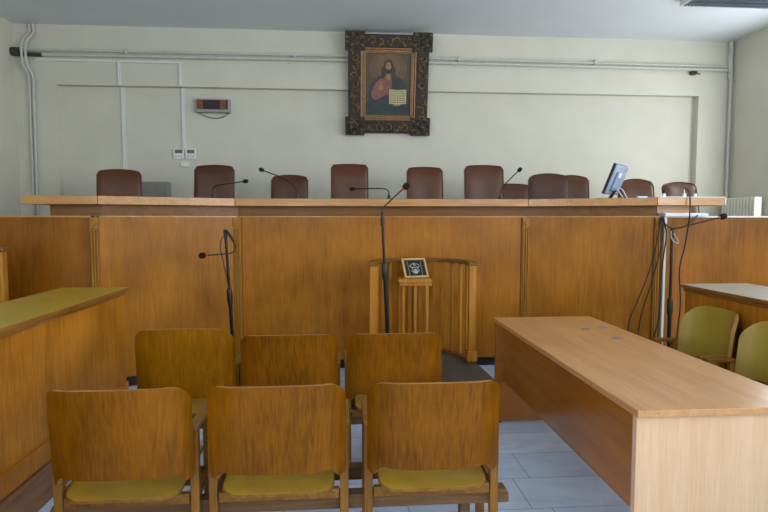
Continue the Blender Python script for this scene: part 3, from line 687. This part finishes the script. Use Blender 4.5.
# ------------------------------------------------------------------ oak armchairs
def make_chair(lab, bmat='chair', r=.06, lam='laminate', top=.846, arch=.014, dip=.002, W=.262, az=.66, af=.125):
    t = thing('oak_armchair', lab, 'chair', group='oak armchairs')
    T = .018
    xs = sorted(set([round(v, 4) for v in [W*math.sin(math.pi/2*i/26) for i in range(-26, 27)]]+[-.235, -.228, -.22, -.212, -.205, -.195, .195, .205, .212, .22, .228, .235]))
    def ztop(x):
        a = abs(x); z = top-arch*(a/W)**2-dip*max(0, 1-(x/.1)**2)
        if a > W-r: z -= r-math.sqrt(max(0, r*r-(a-W+r)**2))
        return z
    def zbot(x):
        a = abs(x); z = .502
        if a > .20: z = .502-.042*min(1, ((a-.20)/.035))**1.6
        if a > W-.02: z += .02-math.sqrt(max(0, .0004-(a-W+.02)**2))
        return z
    NZ = 10
    def yb(x, z): return -.265+.10*(abs(x)/W)**3.6-(z-.5)*.10
    vs = []; nx = len(xs)
    for s in (0, 1):
        for k in range(NZ+1):
            for x in xs:
                z = zbot(x)+(ztop(x)-zbot(x))*k/NZ
                sl = .9*(abs(x)/W)**2*T                       # thickness measured across the bend
                vs.append((x-math.copysign(sl, x)*s, yb(x, z)+s*T*(1-.2*(abs(x)/W)**2), z))
    o = nx*(NZ+1); b = MB()
    for s in (0, 1):
        fs = []
        for k in range(NZ):
            for i in range(nx-1):
                q = [s*o+k*nx+i, s*o+k*nx+i+1, s*o+(k+1)*nx+i+1, s*o+(k+1)*nx+i]; fs.append(tuple(q))
        b.mat(s)
        if s == 0: b.add(vs, fs)
        else: b.f += fs; b.m += [1]*len(fs)
    ring = list(range(nx))+[k*nx+nx-1 for k in range(1, NZ+1)]+[NZ*nx+i for i in range(nx-2, -1, -1)]+[k*nx for k in range(NZ-1, 0, -1)]
    fs = [(a, c, o+c, o+a) for a, c in zip(ring, ring[1:]+ring[:1])]
    b.f += fs; b.m += [2]*len(fs)
    b.build('backrest', [bmat, lam, 'worn_lit_edge'], t, smooth=True)
    so = rrect(-.216, .216, -.222, .225, .07, 6)
    zf = lambda x, y: .035*(y+.2)/.42+.012*(abs(x)/.2)**2-.022*max(0, (y-.16)/.065)
    sm = MB(); sm.mat(1).prism(so, .392, .403, zf=zf); sm.mat(0).prism([(x*.99, y*.99) for x, y in so], .403, .4055, zf=zf)
    sm.build('seat', [lam, 'chair_frame'], t, bevel=.002)
    for s in (-1, 1):
        x = s*.255
        MB().box(x-.017, x+.017, -.150, -.115, 0, az-.025).build('rear_leg', 'chair_post', t, bevel=.004)
        MB().box(x-.017, x+.017, af-.065, af-.025, 0, az-.025).build('front_leg', 'chair_post', t, bevel=.004)
        MB().prism(rrect(x-.02, x+.02, -.155, af, .018, 4), az-.0245, az).build('armrest', 'chair_frame', t, bevel=.006)
        MB().box(x-.012, x+.012, -.115, af-.065, .355, .392).build('side_rail', 'chair_frame', t, bevel=.003)
    MB().box(-.2345, .2345, -.150, -.125, .345, .386).build('back_rail', 'chair_frame', t, bevel=.003)
    MB().box(-.2345, .2345, af-.055, af-.035, .345, .392).build('front_rail', 'chair_frame', t, bevel=.003)
    return t
c0 = make_chair('oak armchair at the left end of the nearest row'); c0.location = (-.827, 2.29, 0)
dup(c0, (-.247, 2.29, 0), 0, 'oak armchair in the middle of the nearest row')
dup(c0, (.359, 2.29, 0), 0, 'oak armchair at the right end of the nearest row, beside the table')
a0 = make_chair('lighter yellowish oak armchair at the left end of the second row', 'chair_light', .08, top=.880, arch=.02); a0.location = (-.832, 3.19, .008)
dup(c0, (-.281, 3.19, 0), 0, 'oak armchair in the middle of the second row')
dup(c0, (.290, 3.19, 0), 0, 'oak armchair at the right end of the second row, before the witness stand')
s0 = make_chair('armchair with rounded yellow green back facing the table, farther from the camera', 'chair', .12, lam='laminate_grey', top=.862, arch=.016, dip=0, W=.266, az=.612, af=.03); s0.location = (2.215, 3.455, 0); s0.rotation_euler = (0, 0, R(90))
dup(s0, (2.215, 2.88, 0), R(90), 'armchair with rounded yellow green back cut off by the right picture edge')
def seat_rail(x0, x1, y, lab):
    t = thing('seat_rail', lab, 'rail', ((x0+x1)/2, y, 0)); h = (x1-x0)/2
    for yy in (-.095, .15):
        bm_ = MB().prism([(-h, .285), (h, .285), (h, .32), (h-.012, .343), (-h+.012, .343), (-h, .32)], -.03, .03, Matrix.Translation((0, yy, 0)) @ Matrix.Rotation(R(90), 4, 'X')).build('beam', 'rail', t, bevel=.004)
        for x in (-h*.8, h*.8) if yy < 0 else (): MB().box(x-.02, x+.02, yy-.025, yy+.025, 0, .285).build('support', 'rail', t, bevel=.003)
seat_rail(-1.13, .685, 2.275+.02, 'worn wooden rail joining the nearest row of armchairs')
seat_rail(-1.13, .61, 3.19+.02, 'worn wooden rail joining the second row of armchairs')

# ------------------------------------------------------------------ light, camera, view
wd = bpy.data.worlds.new('sky'); sc.world = wd; wd.use_nodes = True
bg = wd.node_tree.nodes['Background']; bg.inputs['Color'].default_value = (.9, .95, 1, 1); bg.inputs['Strength'].default_value = 1.0
cam = bpy.data.cameras.new('camera'); co = bpy.data.objects.new('camera', cam); COL.objects.link(co)
cam.sensor_width = 36; cam.lens = 36*555/768; cam.clip_start = .05
co.location = (0, 0, 1.45); co.rotation_euler = (R(90-3.8), 0, R(-4.43))
sc.camera = co
vs_ = sc.view_settings; vs_.view_transform = 'Standard'; vs_.look = 'None'; vs_.gamma = 1; vs_.exposure = 0; vs_.use_curve_mapping = False
